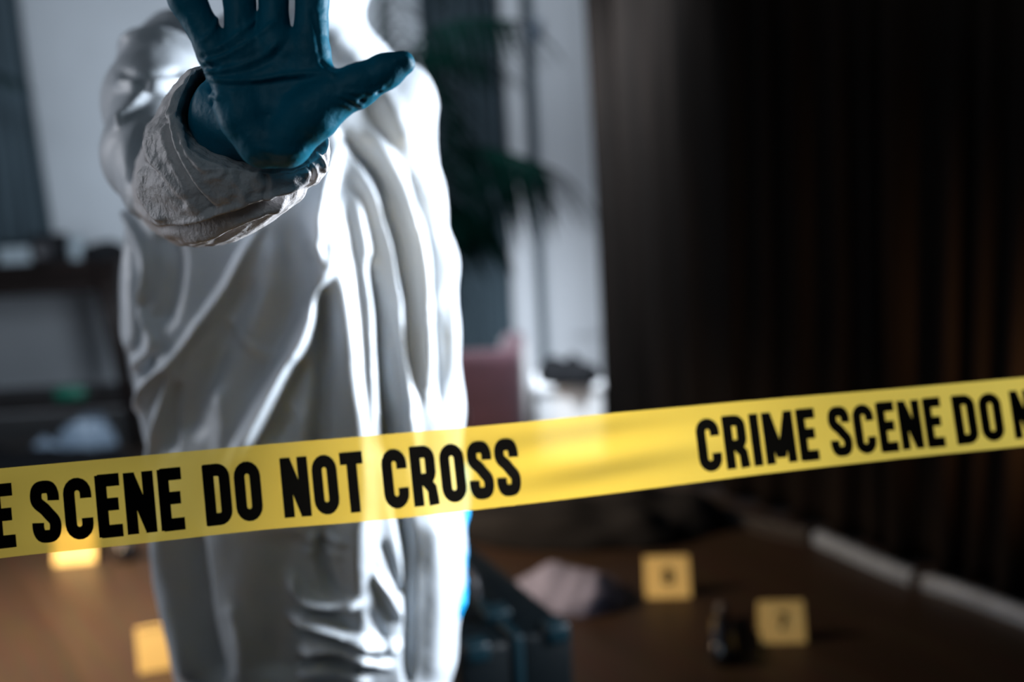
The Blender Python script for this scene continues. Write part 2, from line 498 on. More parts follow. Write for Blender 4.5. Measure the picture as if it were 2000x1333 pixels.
# metal strip along the foot of the curtain
t = empty('floor_strip', PZ(1800, 1130), 'low glossy grey metal strip along the foot of the brown curtain', 'strip')
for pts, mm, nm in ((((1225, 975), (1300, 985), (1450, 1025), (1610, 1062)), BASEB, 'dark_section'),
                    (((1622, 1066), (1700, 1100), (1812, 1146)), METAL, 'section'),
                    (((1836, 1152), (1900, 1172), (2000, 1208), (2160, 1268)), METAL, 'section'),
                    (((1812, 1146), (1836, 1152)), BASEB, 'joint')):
    V, F = [], []
    c = crom([PZ(a, b_ - 12)[:2] for a, b_ in pts], 6); nn = len(c)
    sh = np.array([-dcur[1], dcur[0]]) * 1.0
    if sh[1] > 0: sh = -sh
    for (x, y) in c:
        for (o, z) in ((0.07, 0.0), (0.074, 0.024), (0.062, 0.038), (0.040, 0.038), (0.040, 0.0)):
            V.append((x + sh[0] * o, y + sh[1] * o, z))
    for i in range(nn - 1):
        for k in range(5):
            k2 = (k + 1) % 5; F.append((i * 5 + k, i * 5 + k2, (i + 1) * 5 + k2, (i + 1) * 5 + k))
    F.append((4, 3, 2, 1, 0)); F.append(tuple((nn - 1) * 5 + k for k in range(5)))
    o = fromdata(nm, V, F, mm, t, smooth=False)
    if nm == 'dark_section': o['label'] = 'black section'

# door casing and door on the back wall, right of the person
def bx(px, py=400, Y=YB): return PY(px, py, Y)[0]
xa = bx(1012); xb = bx(1060)
d1 = slab('door_1', xb + 0.01, xb + 0.85, YB - 0.03, YB - 0.005, 0.0, 2.1, PAINT)
fz = [(0.25, 0.85), (1.0, 1.95)]
for z0, z1 in fz:
    box('panel', (xb + 0.42, YB - 0.036, (z0 + z1) / 2), (0.60, 0.012, z1 - z0), PAINT, d1, bevel=0.004)
box('hinge', (xb + 0.0, YB - 0.05, PY(1030, 62, YB)[2]), (0.06, 0.03, 0.09), METAL, d1, bevel=0.004)
slab('trim_1', xa - 0.055, xa + 0.055, YB - 0.06, YB, 0.0, 2.25, PAINT)
slab('trim_2', xa + 0.075, xa + 0.105, YB - 0.03, YB, 0.0, 2.25, DRAPE)

top_z0 = 0.78
# slate drapes, one behind the palm and one at the far left
e9 = list(np.linspace(0, 1, 7))
x0, x1 = bx(850), bx(985)
drape('curtain', (x0, YB - 0.12), (x1, YB - 0.12), 0.02, 2.6, e9, 0.03, DRAPE,
      'slate grey curtain hanging behind the potted palm, left of the white door frame', 'curtain', 'slate grey curtains on the back wall', seed=8)
x0, x1 = bx(-260, 300), bx(100, 300)
drape('curtain', (x0, YB - 0.12), (x1, YB - 0.12), top_z0, 2.6, list(np.linspace(0, 1, 9)), 0.03, DRAPE,
      'slate grey curtain hanging behind the dark side table at far left', 'curtain', 'slate grey curtains on the back wall', seed=11)

# ------------------------------------------------------------------ side table on the left
TY = 4.75
top_z = PY(120, 512, TY)[2]
xl_, xr_ = PY(-330, 520, TY)[0], PY(236, 520, TY)[0]
st = empty('side_table', ((xl_ + xr_) / 2, TY + 0.25, 0), 'dark wooden side table with splayed legs against the back wall, left of the person', 'table')
W = xr_ - xl_
box('tabletop', (0, 0, top_z - 0.02), (W, 0.52, 0.04), DARKW, st, bevel=0.006)
box('apron', (0, 0, top_z - 0.085), (W - 0.06, 0.44, 0.10), DARKW, st, bevel=0.004)
for sx in (-1, 1):
    for sy in (-1, 1):
        xt, xbm = sx * (W / 2 - 0.09), sx * (W / 2 - 0.03)
        V, F = tube_data([(xt, sy * 0.19, top_z - 0.06), ((xt + xbm) / 2, sy * 0.2, 0.4), (xbm, sy * 0.21, 0.0)], [0.055, 0.036, 0.026], 12)
        fromdata('leg', V, F, DARKW, st, world=False)
shz = PY(120, 800, TY)[2]
box('shelf', (0, 0, shz), (W - 0.12, 0.42, 0.03), DARKW, st, bevel=0.004)


def on_table(px, w_, h_, d_, m, name, label, cat, rz=0.0, bevel=0.008, z=None, dy=0.05):
    x = PY(px, 480, TY + dy)[0]
    e = empty(name, (x, TY + dy, z if z is not None else top_z), label, cat, rz=rz)
    box('body', (0, 0, h_ / 2), (w_, d_, h_), m, e, bevel=bevel)
    return e


e = on_table(34, 0.13, 0.075, 0.10, GREYB, 'storage_box', 'small pale grey box at the left end of the dark side table', 'box')
box('lid', (0, 0, 0.082), (0.138, 0.108, 0.016), TEALC, e, bevel=0.003)
e = on_table(98, 0.125, 0.115, 0.10, BLACKC, 'camera', 'black boxy camera on the side table between grey box and clear jar', 'camera')
lathe('lens', [(0.03, 0), (0.034, 0.01), (0.034, 0.05), (0.026, 0.05), (0.024, 0.03)], RUBBER, e, (0, -0.05, 0.055), rot=Matrix.Rotation(math.radians(90), 3, 'X'))
x = PY(141, 480, TY)[0]
e = empty('jar', (x, TY + 0.05, top_z), 'small pale grey jar beside the black camera on the side table', 'jar')
lathe('body', [(0.0, 0), (0.032, 0.0), (0.036, 0.01), (0.036, 0.07), (0.028, 0.085)], GREYB, e)
lathe('lid', [(0.0, 0.085), (0.03, 0.085), (0.03, 0.1), (0.0, 0.1)], GREYB, e)


def lump(name, c, r, m, label, cat, seed=0, rz=0.0, amp=0.22, freq=5.0, parent=None, flat=True, scale=1.0, n=(64, 40)):
    """crumpled cloth heap: half-ellipsoid draped with folds, flat underneath"""
    nu, nv = n; V, F = [], []
    U, Vv = np.meshgrid(np.linspace(0, 2 * math.pi, nu, endpoint=False), np.linspace(0.0, 1.0, nv), indexing='ij')
    rad = np.sin(Vv * math.pi / 2); hh = np.cos(Vv * math.pi / 2) ** 0.8
    X = np.cos(U) * rad; Y = np.sin(U) * rad
    nn = vnoise(X * freq, Y * freq, hh * freq * 0.4, seed, 3)
    edge = 1 + 0.22 * vnoise(np.cos(U) * 2, np.sin(U) * 2, 0 * U, seed + 9, 2)
    Z = np.clip(hh * (1 + amp * 1.6 * nn) + amp * 0.5 * np.abs(nn) * rad, 0.0, None)
    Z = np.where(Vv > 0.98, 0.0, np.maximum(Z, 0.03))
    X = X * edge * r[0] * (1 + 0.1 * nn); Y = Y * edge * r[1] * (1 + 0.1 * nn); Z = Z * r[2]
    pts = np.stack([X.ravel(), Y.ravel(), Z.ravel()], 1)
    for i in range(nu):
        for j in range(nv - 1):
            i2 = (i + 1) % nu; F.append((i * nv + j, i * nv + j + 1, i2 * nv + j + 1, i2 * nv + j))
    F.append(tuple(i * nv + nv - 1 for i in range(nu))[::-1])
    cr, sr = math.cos(rz), math.sin(rz)
    o = fromdata(name, [(p[0] * cr - p[1] * sr, p[0] * sr + p[1] * cr, p[2]) for p in pts], F, m, None)
    o.location = Vector(c)
    if parent: o.parent = parent
    else: tag(o, label, cat, 'pale blue plastic bags under the side table' if name == 'plastic_bag' else None)
    return o


x = PY(196, 490, TY)[0]
lump('cloth', (x, TY + 0.06, top_z), (0.085, 0.09, 0.075), BLACKC, 'crumpled dark cloth at the right end of the side table', 'cloth', 3, amp=0.12)
x = PY(124, 780, TY)[0]
e = empty('bottle', (x, TY + 0.1, shz + 0.0155), 'small green bottle lying on the lower shelf of the side table', 'bottle')
lathe('body', [(0.0, 0), (0.026, 0.002), (0.030, 0.01), (0.030, 0.11), (0.012, 0.135)], GREENP, e, (-0.07, 0, 0.03), rot=Matrix.Rotation(math.radians(90), 3, 'Y'))
lathe('cap', [(0.0, 0.135), (0.013, 0.135), (0.013, 0.155), (0.0, 0.155)], RUBBER, e, (-0.07, 0, 0.03), rot=Matrix.Rotation(math.radians(90), 3, 'Y'))
c = PZ(176, 872); lump('plastic_bag', (c[0], c[1], 0), (0.11, 0.10, 0.13), BLUEP, 'larger crumpled pale blue plastic bag on the floor under the side table', 'bag', 21, amp=0.15)
c = PZ(90, 895); lump('plastic_bag', (c[0], c[1], 0), (0.06, 0.06, 0.075), BLUEP, 'smaller crumpled pale blue plastic bag under the side table, left of the larger one', 'bag', 23, amp=0.15)
c = PZ(60, 930); lump('dark_coat', (c[0] - 0.1, c[1] - 0.05, 0), (0.48, 0.22, 0.12), BLACKC, 'black coat heaped on the floor in front of the side table', 'coat', 31, amp=0.2)

# ------------------------------------------------------------------ potted palm
def frond(parent, pts, leaf_len, seed, droop=0.6, r0=0.006, dens=34, rest=0.0):
    r = np.random.default_rng(seed); c = crom(pts, 10); n = len(c)
    V, F = tube_data(c, np.linspace(r0, 0.0015, n), 6)
    seglen = np.linalg.norm(np.diff(c, axis=0), axis=1); cum = np.r_[0, np.cumsum(seglen)]; L = cum[-1]
    for k in range(dens):
        u = 0.22 + 0.78 * k / (dens - 1); pos = np.array([np.interp(u * L, cum, c[:, a]) for a in range(3)])
        i = min(int(u * (n - 1)), n - 2); t = c[i + 1] - c[i]; t /= np.linalg.norm(t)
        side0 = np.cross(t, [0, 0, 1.0]); side0 /= (np.linalg.norm(side0) + 1e-9)
        ll = leaf_len * (0.45 + 0.9 * math.sin(math.pi * min(1, (u - 0.15) * 1.05)) ** 0.7) * r.uniform(0.85, 1.1)
        for sgn in (-1, 1):
            d = side0 * sgn * 0.8 + t * 0.75 + np.array([0, 0, 0.15]); d /= np.linalg.norm(d)
            wv = np.cross(d, [0, 0, 1.0]); wv /= (np.linalg.norm(wv) + 1e-9); b0 = len(V)
            for j in range(6):
                s = j / 5; wdt = 0.0095 * math.sin(math.pi * min(1, s * 0.9 + 0.1)) ** 0.7 + 0.0006
                cpt = pos + d * ll * s + np.array([0, 0, -droop * ll * s * s])
                V.append(cpt - wv * wdt); V.append(cpt + np.array([0, 0, -0.003])); V.append(cpt + wv * wdt)
            for j in range(5):
                q = b0 + j * 3; F.append((q, q + 1, q + 4, q + 3)); F.append((q + 1, q + 2, q + 5, q + 4))
    return fromdata('frond', V, F, LEAF, parent)


PYY = 3.7
pb = PY(815, 880, PYY); pb[2] = 0
pp = empty('potted_palm', pb, 'tall potted palm with arching feathery green fronds behind the person', 'plant', 'potted palms by the back wall')
lathe('pot', [(0.0, 0.0), (0.12, 0.0), (0.13, 0.02), (0.165, 0.30), (0.175, 0.31), (0.175, 0.34), (0.155, 0.34), (0.15, 0.30), (0.0, 0.30)], POTM, pp)
lathe('soil', [(0.0, 0.28), (0.15, 0.28), (0.15, 0.302), (0.0, 0.31)], SOIL, pp)
base = pb + np.array([0, 0, 0.3])
A_ = lambda px, py, dy=0: PY(px, py, PYY + dy)
for k, (pts, ll, dr, dn) in enumerate([
    ([base, A_(840, 420), A_(800, 120), A_(880, 45), A_(985, 38, -.1)], 0.24, 0.75, 40),
    ([base, A_(850, 520), A_(830, 330), A_(930, 285), A_(1050, 322, -.1)], 0.26, 0.85, 40),
    ([base, A_(845, 560, .1), A_(835, 440, .1), A_(880, 395, .1), A_(935, 425, .1)], 0.20, 0.8, 32),
    ([base, A_(830, 420, .1), A_(770, 180, .1), A_(800, 100, .1), A_(925, 118, .0)], 0.22, 0.55, 36),
    ([base, A_(820, 400, .2), A_(740, 60, .2), A_(800, -120, .2), A_(960, -150, .1)], 0.26, 0.6, 36),
    ([base, A_(780, 420, .2), A_(640, 100, .3), A_(560, -60, .3), A_(470, 20, .3)], 0.24, 0.7, 34),
    ([base, A_(780, 480, .1), A_(700, 300, .1), A_(600, 230, .1), A_(520, 320, .1)], 0.24, 0.7, 34),
]):
    frond(pp, pts, ll, 40 + k, dr, 0.008, dn)

# second palm off to the left, one tip reaching into frame
q = PY(-330, 800, 4.9); q[2] = 0
p2 = empty('potted_palm', q, 'palm whose dark green leaf tip reaches in at the far left edge', 'plant', 'potted palms by the back wall')
lathe('pot', [(0.0, 0.0), (0.12, 0.0), (0.16, 0.30), (0.17, 0.34), (0.15, 0.34), (0.14, 0.30), (0.0, 0.30)], POTM, p2)
base2 = q + np.array([0, 0, 0.3]); B_ = lambda px, py: PY(px, py, 4.9)
for k, pts in enumerate(([base2, B_(-330, 300), B_(-200, 140), B_(-90, 120), B_(12, 150)], [base2, B_(-400, 250), B_(-380, 0), B_(-300, -100)],
                         [base2, B_(-400, 300), B_(-480, 100), B_(-560, 180)])):
    frond(p2, pts, 0.13, 60 + k, 0.5, 0.008, 28)

# ------------------------------------------------------------------ maroon ottoman and white box
OY = 4.1
oz = PY(960, 690, OY)[2]; ox0, ox1 = PY(795, 760, OY)[0], PY(1030, 760, OY)[0]
ot = empty('armchair', ((ox0 + ox1) / 2, OY + 0.26, 0), 'low maroon upholstered armchair behind the palm, left of the white box', 'armchair', rz=math.radians(-3))
Wd = ox1 - ox0
box('seat', (0, 0.0, 0.18), (Wd - 0.16, 0.48, 0.16), PINK, ot, bevel=0.03, smooth=True)
box('base', (0, 0.0, 0.09), (Wd - 0.05, 0.46, 0.08), PINK, ot, bevel=0.01)
for s in (-1, 1):
    box('arm', (s * (Wd / 2 - 0.05), 0.0, oz / 2 + 0.03), (0.10, 0.50, oz - 0.07), PINK, ot, bevel=0.035, smooth=True)
box('backrest', (0, -0.20, oz / 2 + 0.04), (Wd - 0.02, 0.12, oz - 0.08), PINK, ot, bevel=0.04, smooth=True)
for sx in (-1, 1):
    for sy in (-1, 1):
        lathe('foot', [(0.0, 0.0), (0.016, 0.0), (0.022, 0.05), (0.0, 0.05)], DARKW, ot, (sx * (Wd / 2 - 0.06), sy * 0.19, 0))

WY = 4.2
wz = PY(1110, 752, WY)[2]; wx0, wx1 = PY(1049, 800, WY)[0], PY(1178, 800, WY)[0]
wb = empty('white_box', ((wx0 + wx1) / 2, WY + 0.13, 0), 'bright white box on the floor between the armchair and the brown curtain', 'box')
box('body', (0, 0, wz / 2 - 0.01), (wx1 - wx0, 0.26, wz - 0.02), BOXW, wb, bevel=0.008)
box('lid', (0, 0, wz - 0.015), (wx1 - wx0 + 0.012, 0.272, 0.03), BOXW, wb, bevel=0.006)
lump('dark_scarf', ((wx0 + wx1) / 2 + 0.005, WY + 0.10, wz), (0.125, 0.12, 0.075), BLACKC, 'crumpled black scarf lying on top of the white box', 'scarf', 44, amp=0.25, freq=4)

# ------------------------------------------------------------------ things on the floor, right
c = PZ(1190, 1050); lump('black_jacket', (c[0] - 0.04, c[1] + 0.05, 0), (0.42, 0.20, 0.13), BLACKC, 'crumpled black jacket heaped on the floor behind the numbered markers', 'jacket', 51, rz=-0.25, amp=0.3, freq=4.5)
c = PZ(1138, 1172); lump('lavender_cloth', (c[0], c[1], 0), (0.145, 0.12, 0.075), LAV, 'crumpled pale lavender cloth on the floor right of the black case', 'cloth', 57, rz=-0.3, amp=0.20, freq=3.2)

MTRI = {'8': None, '7': None}


def digit_mesh(ch, h):
    """stroked digit as flat ribbons, centred"""
    w_ = h * 0.55; t_ = h * 0.17; V, F = [], []

    def ribbon(pts):
        pts = np.array(pts, float); b0 = len(V)
        for i, p in enumerate(pts):
            d = pts[min(i + 1, len(pts) - 1)] - pts[max(i - 1, 0)]; d /= np.linalg.norm(d); n_ = np.array([-d[1], d[0]]) * t_ / 2
            V.append(p - n_); V.append(p + n_)
        for i in range(len(pts) - 1):
            q = b0 + 2 * i; F.append((q, q + 2, q + 3, q + 1))
    if ch == '7':
        ribbon([(-w_ / 2, h / 2 - t_ / 2), (w_ / 2, h / 2 - t_ / 2)]); ribbon([(w_ / 2 - t_ * .2, h / 2 - t_ / 2), (0.02 * w_, -0.05 * h), (-w_ * .2, -h / 2)])
    if ch == '8':
        for cy, r in ((h * .22, h * .2), (-h * .2, h * .23)):
            ribbon([(r * .95 * math.cos(a), cy + r * math.sin(a)) for a in np.linspace(0, 2 * math.pi, 25)])
    return V, F


def marker(foot, ht, wd, yaw, ch, label, lean=22):
    """folded A-frame evidence marker; foot = floor point under its front face"""
    e = empty('evidence_marker', (foot[0], foot[1], 0), label, 'marker', 'yellow evidence markers on the floor', rz=yaw)
    a = math.radians(lean); th = 0.003
    Rf = Matrix.Rotation(-a, 3, 'X'); Rb = Matrix.Rotation(a, 3, 'X')
    cz = math.cos(a) * ht; dx = math.sin(a) * ht
    box('front_face', (0, dx / 2, cz / 2), (wd, th, ht), MARK, e, rot=Rf, bevel=0.001)
    box('back_face', (0, dx * 1.5, cz / 2), (wd, th, ht), MARK, e, rot=Rb, bevel=0.001)
    box('ridge', (0, dx, cz), (wd, 0.006, 0.004), MARK, e, bevel=0.001)
    if ch:
        V, F = digit_mesh(ch, ht * 0.42)
        V3 = [Rf @ Vector((v[0], -th / 2 - 0.0006, v[1])) + Vector((0, dx / 2, cz / 2 + ht * 0.04)) for v in V]
        fromdata('number', V3, F, INK, e, smooth=False, world=False)['label'] = 'black number ' + ch
    return e


marker(PZ(1306, 1169), 0.108, 0.118, math.radians(-4), '8', 'yellow evidence marker with the number 8, near the lavender cloth')
marker(PZ(1531, 1258), 0.098, 0.108, math.radians(-4), '7', 'yellow evidence marker with the number 7, beside the black bottle')
marker(PZ(146, 1102), 0.11, 0.125, math.radians(6), None, 'yellow evidence marker just below the tape at far left')
marker(PZ(316, 1310), 0.105, 0.105, math.radians(16), None, 'yellow evidence marker beside the white suit leg at lower left')

c = PZ(247, 1094)
e = empty('film_canister', (c[0], c[1], 0), 'small black canister on the floor between left marker and white suit', 'canister')
lathe('body', [(0.0, 0.0), (0.030, 0.0), (0.032, 0.004), (0.032, 0.055), (0.0, 0.055)], GLASSB, e)
lathe('lid', [(0.0, 0.055), (0.035, 0.055), (0.035, 0.066), (0.0, 0.068)], RUBBER, e)

c = PZ(1412, 1305); c2_ = PZ(1410, 1200)
yaw = math.atan2(c2_[1] - c[1], c2_[0] - c[0])
e = empty('bottle', (c[0], c[1], 0), 'black glass bottle lying on the floor left of the marker numbered 7', 'bottle', rz=yaw)
Ry = Matrix.Rotation(math.radians(90), 3, 'Y')
lathe('body', [(0.0, 0.0), (0.028, 0.0), (0.031, 0.008), (0.031, 0.15), (0.026, 0.175), (0.013, 0.205), (0.012, 0.25), (0.0, 0.25)], GLASSB, e, (0, 0, 0.031), rot=Ry)
lathe('cap', [(0.0, 0.245), (0.015, 0.245), (0.015, 0.27), (0.0, 0.27)], RUBBER, e, (0, 0, 0.031), rot=Ry)

# ------------------------------------------------------------------ black case
ca = PZ(1092, 1360)
k0 = PZ(940, 1275)
yaw = math.atan2(PY(1105, 1225, 2.28)[1] - PY(930, 1085, 2.72)[1], PY(1105, 1225, 2.28)[0] - PY(930, 1085, 2.72)[0])
a_ = PY(1092, 1180, 1.98); b_ = PZ(925, 1048, a_[2])
yaw = math.atan2(a_[1] - b_[1], a_[0] - b_[0]); Lk = float(np.hypot(a_[0] - b_[0], a_[1] - b_[1])) + 0.10
hk = float(a_[2]) - 0.01; mid = (a_ + b_) / 2
case = empty('equipment_case', (mid[0] - 0.10, mid[1] - 0.06, 0), 'black hard equipment case standing on the floor right of the white suit', 'case', rz=yaw)
print('CASE', hk, Lk, yaw)
Dk = 0.20
box('shell', (0, -0.055, hk / 2), (Lk, 0.105, hk - 0.01), TEALC, case, bevel=0.014, smooth=True)
box('lid', (0, 0.058, hk / 2), (Lk, 0.105, hk - 0.01), TEALC, case, bevel=0.014, smooth=True)
box('seam_rib', (0, 0.001, hk / 2), (Lk + 0.012, 0.02, hk + 0.004), TEALH, case, bevel=0.005, smooth=True)
for s in (-0.62, 0.62):
    box('latch', (s * Lk / 2, 0.0, hk + 0.006), (0.045, 0.05, 0.018), TEALH, case, bevel=0.005, smooth=True)
for s in (-1, 1):
    for yy in (-0.075, 0.08):
        box('corner_guard', (s * (Lk / 2 - 0.012), yy, hk - 0.014), (0.04, 0.045, 0.036), TEALH, case, bevel=0.008, smooth=True)
V, F = tube_data(crom([(-0.07, 0, hk), (-0.065, 0, hk + 0.035), (0, 0, hk + 0.042), (0.065, 0, hk + 0.035), (0.07, 0, hk)], 5), [0.009] * 21, 8)
fromdata('handle', V, F, RUBBER, case, world=False)

# ------------------------------------------------------------------ the person
BY = 1.50
pc = PY(600, 700, BY)
W_ = lambda px, py, Y=BY: PY(px, py, Y)

# --- coverall
rowsL = [(-40, 520, 655), (0, 470, 668), (40, 420, 700), (90, 360, 748), (160, 320, 795), (260, 290, 800), (360, 262, 800), (430, 240, 805), (520, 233, 815),
         (640, 236, 835), (720, 256, 850), (800, 274, 865), (860, 286, 885), (960, 298, 900), (1060, 306, 908), (1140, 316, 906), (1200, 326, 902), (1333, 346, 888), (1420, 362, 868), (1480, 385, 846), (1530, 415, 815)]
zs, xl, xr = [], [], []
for py, l, r in rowsL:
    a, b_ = W_(l, py), W_(r, py); zs.append((a[2] + b_[2]) / 2); xl.append(a[0]); xr.append(b_[0])
zs = np.array(zs)
zoff = 0
F_ = Field((-0.75, 1.10, 0.0), (0.20, 1.80, 1.80), 0.0045)
ycs = BY + 0.02 + 0.0 * zs
bs = np.interp(zs, [0.4, 0.8, 1.1, 1.35, 1.5], [0.125, 0.135, 0.125, 0.10, 0.07])
F_.loft(zs, xl, xr, ycs, bs, 2.3, 0.03)
print('ROWZ', zs.min(), zs.max())
# left arm of the person (right in the photo), hanging
arm = [W_(772, 208), W_(772, 290), W_(788, 400), W_(806, 520, 1.51), W_(815, 650, 1.50), W_(816, 800, 1.49), W_(828, 960, 1.50)]
F_.chain(arm, [0.055, 0.049, 0.053, 0.057, 0.058, 0.059, 0.052], 0.018)
# right upper arm, coming forward to the elbow
F_.chain([W_(338, 120, 1.48), W_(308, 210, 1.38), W_(306, 300, 1.26), W_(325, 370, 1.17)], [0.066, 0.058, 0.050, 0.042], 0.03)
# legs
lz = zs.min()
hipx = (xl[-1] + xr[-1]) / 2
for s, kx in ((-1, 0.02), (1, -0.01)):
    F_.chain([(hipx + s * 0.085, BY + 0.02, lz + 0.10), (hipx + s * 0.09 + kx, BY + 0.02, 0.36), (hipx + s * 0.10 + kx, BY + 0.03, 0.10)], [0.095, 0.085, 0.070], 0.02)
# hood
HC = W_(590, -205, BY - 0.01)
F_.ell(HC + np.array([0, 0.02, 0.0]), (0.105, 0.125, 0.145), 0.03)
F_.cap(W_(600, -40), W_(592, -130), 0.072, 0.085, 0.04)
F_.ell(HC + np.array([0, -0.12, -0.01]), (0.070, 0.085, 0.098), 0.01, sub=True)
V, Q = F_.mesh(); V = smooth(V, Q, 2); N = normals(V, Q)
px, py, D = proj(V)
front = np.clip(-(N @ FW) * 2.0 + 0.1, 0, 1)
S = 1.0
LINES = [
    # centre folds, chest to hip
    ([(650, 300), (622, 400), (618, 470), (628, 520), (612, 600), (580, 680), (535, 760), (490, 850), (430, 960)], 16, .032),
    ([(560, 430), (575, 560), (545, 660), (480, 780)], 22, -.010),
    ([(626, 545), (632, 650), (630, 760), (625, 860), (600, 960)], 17, -.030),
    ([(590, 700), (570, 790), (540, 870)], 22, -.016),
    ([(560, 780), (585, 820), (600, 860)], 6, .006),
    ([(640, 380), (652, 500), (672, 620), (684, 740), (700, 860), (704, 980), (712, 1100)], 24, .018),
    ([(690, 380), (712, 500), (720, 620), (725, 740), (730, 860)], 12, .010),
    ([(722, 510), (742, 600), (748, 700), (755, 800), (764, 880), (780, 980), (800, 1090)], 11, -.026),
    ([(700, 330), (740, 430), (765, 540), (788, 660), (800, 780), (806, 880)], 12, .016),
    ([(665, 255), (700, 290), (745, 360), (775, 450), (796, 560), (800, 650), (806, 760)], 11, -.016),
    ([(720, 250), (775, 340), (810, 440), (830, 540), (836, 660), (830, 800)], 13, .014),
    ([(790, 330), (832, 430), (850, 520), (846, 600), (860, 700), (858, 800)], 8, -.010),
    ([(830, 250), (862, 380), (880, 500), (882, 640), (888, 780)], 10, .007),
    ([(640, 60), (700, 120), (760, 200), (800, 300)], 20, .008),
    ([(625, 470), (632, 500), (628, 530)], 7, -.012),
    # left half
    ([(512, 440), (478, 500), (445, 562), (405, 620), (352, 695), (300, 745), (270, 800)], 9, .020),
    ([(490, 540), (455, 620), (420, 700), (385, 790), (365, 860)], 26, -.018),
    ([(540, 470), (520, 560), (480, 660)], 22, .006),
    ([(430, 600), (470, 660), (530, 700)], 8, .005),
    ([(238, 400), (262, 440), (290, 500), (284, 570), (272, 600)], 7, .014),
    ([(272, 600), (292, 630), (306, 670), (285, 700), (262, 715)], 7, .014),
    ([(250, 470), (262, 560), (268, 660), (250, 700)], 9, -.012),
    ([(320, 450), (340, 500), (335, 570), (318, 640)], 16, -.016),
    ([(300, 690), (290, 720), (278, 745)], 10, -.012),
    ([(352, 700), (325, 780), (305, 860), (300, 920)], 8, .012),
    ([(300, 770), (290, 820), (298, 870)], 6, -.007),
    ([(345, 750), (332, 810), (335, 880)], 10, -.016),
    ([(420, 760), (440, 820), (430, 900)], 20, .008),
    # under the tape
    ([(330, 1000), (330, 1080), (338, 1160), (365, 1260), (380, 1333)], 20, .022),
    ([(380, 1040), (388, 1130), (405, 1240), (430, 1333)], 15, -.022),
    ([(450, 1180), (470, 1260), (470, 1333)], 14, .006),
    ([(560, 1040), (550, 1180), (540, 1333)], 50, -.016),
    ([(672, 1000), (690, 1080), (705, 1180), (700, 1333)], 24, .012),
    ([(630, 1040), (628, 1100), (650, 1160)], 10, -.022),
    ([(600, 1060), (640, 1050), (670, 1062)], 8, .014),
    ([(590, 1085), (640, 1080), (670, 1088)], 6, .009),
    ([(563, 1130), (580, 1160), (612, 1178), (660, 1180), (700, 1172)], 8, .026),
    ([(600, 1195), (640, 1198), (660, 1190)], 6, -.012),
    ([(565, 1210), (620, 1222), (680, 1240), (740, 1258), (780, 1262)], 8, .026),
    ([(570, 1236), (640, 1246), (710, 1262)], 6, -.012),
    ([(585, 1275), (640, 1266), (700, 1274), (760, 1300)], 8, .024),
    ([(580, 1300), (640, 1292), (720, 1310)], 6, -.012),
    ([(580, 1320), (650, 1316), (720, 1330)], 6, .012),
    ([(730, 1120), (760, 1160), (785, 1210)], 6, .012),
    ([(745, 1060), (765, 1110), (785, 1170)], 7, -.014),
    ([(720, 1190), (745, 1240), (752, 1290)], 6, -.010),
    ([(792, 1020), (798, 1150), (795, 1333)], 8, -.016),
    ([(845, 1010), (852, 1160), (845, 1333)], 24, .010),
    ([(890, 1040), (895, 1160), (880, 1333)], 7, .006),
    # raised upper arm
    ([(250, 50), (300, 22), (360, 30), (420, 60)], 11, -.014),
    ([(235, 90), (290, 70), (350, 80), (400, 110)], 8, .012),
    ([(232, 140), (290, 150), (360, 140)], 7, -.006),
    ([(232, 168), (290, 172), (360, 165)], 8, .012),
    ([(240, 225), (262, 195), (290, 168)], 7, -.010),
    ([(232, 245), (258, 215), (285, 185)], 6, .012),
    ([(250, 350), (262, 290), (290, 240)], 8, -.010),
]
H = folds(px, py, LINES) / 1.5
X, Y, Z = V.T
H = H * 1.5
Hn = 0.004 * vnoise(X * 34, Y * 34, Z * 9, 5, 3) + 0.0022 * vnoise(X * 70, Y * 70, Z * 45, 6, 2)
V2 = V + N * ((H * front + Hn * (1 - 0.45 * front))[:, None])
V2 = smooth(V2, Q, 1, 0.2)

# --- body under the suit (one continuous surface, hands with fingers inside the gloves)
RH = dict(  # raised right hand joints in (px, py, D) and radii in m
    wrist=(512, 262, .885))


def cw(px, py, D): return P(px, py, D)


G = Field((-0.75, 0.60, 0.0), (0.20, 1.75, 1.82), 0.006)
gl_, gr_ = np.array(xl) + 0.06, np.array(xr) - 0.07; gm = (gl_ + gr_) / 2; gh = np.maximum((gr_ - gl_) / 2, 0.045)
G.loft(zs, gm - gh, gm + gh, ycs + 0.02, bs - 0.055, 2.2, 0.03)
G.chain([W_(735, 190), W_(790, 400), W_(806, 560, 1.51), W_(815, 800, 1.50), W_(850, 990, 1.52)], [0.035, 0.036, 0.034, 0.03, 0.024], 0.02)
G.chain([W_(345, 140, 1.48), W_(308, 250, 1.32), W_(335, 370, 1.19)], [0.045, 0.042, 0.036], 0.02)
G.chain([W_(335, 370, 1.19), P(430, 310, 1.02), P(498, 238, .885), P(525, 195, .85)], [0.036, 0.028, 0.015, 0.013], 0.006)
for f in ([(432, 130), (366, 0), (325, -90)], [(472, 85), (467, 0), (461, -140)], [(535, 75), (536, 0), (541, -165)], [(605, 80), (611, 0), (628, -140)], [(560, 230), (650, 195), (770, 132)]):
    G.chain([P(530, 210, .848)] + [P(a, b_, .838) for a, b_ in f], [0.013, 0.0095, 0.0085, 0.0080], 0.003)
LHb = W_(878, 1000, 1.55)
for kx in (-0.024, -0.008, 0.008, 0.022):
    G.chain([LHb, LHb + np.array([kx * .3, kx, -0.07]), LHb + np.array([-.012, kx * 1.1, -0.15])], [0.018, 0.011, 0.009], 0.01)
G.chain([W_(850, 990, 1.52), LHb], [0.024, 0.022], 0.01)
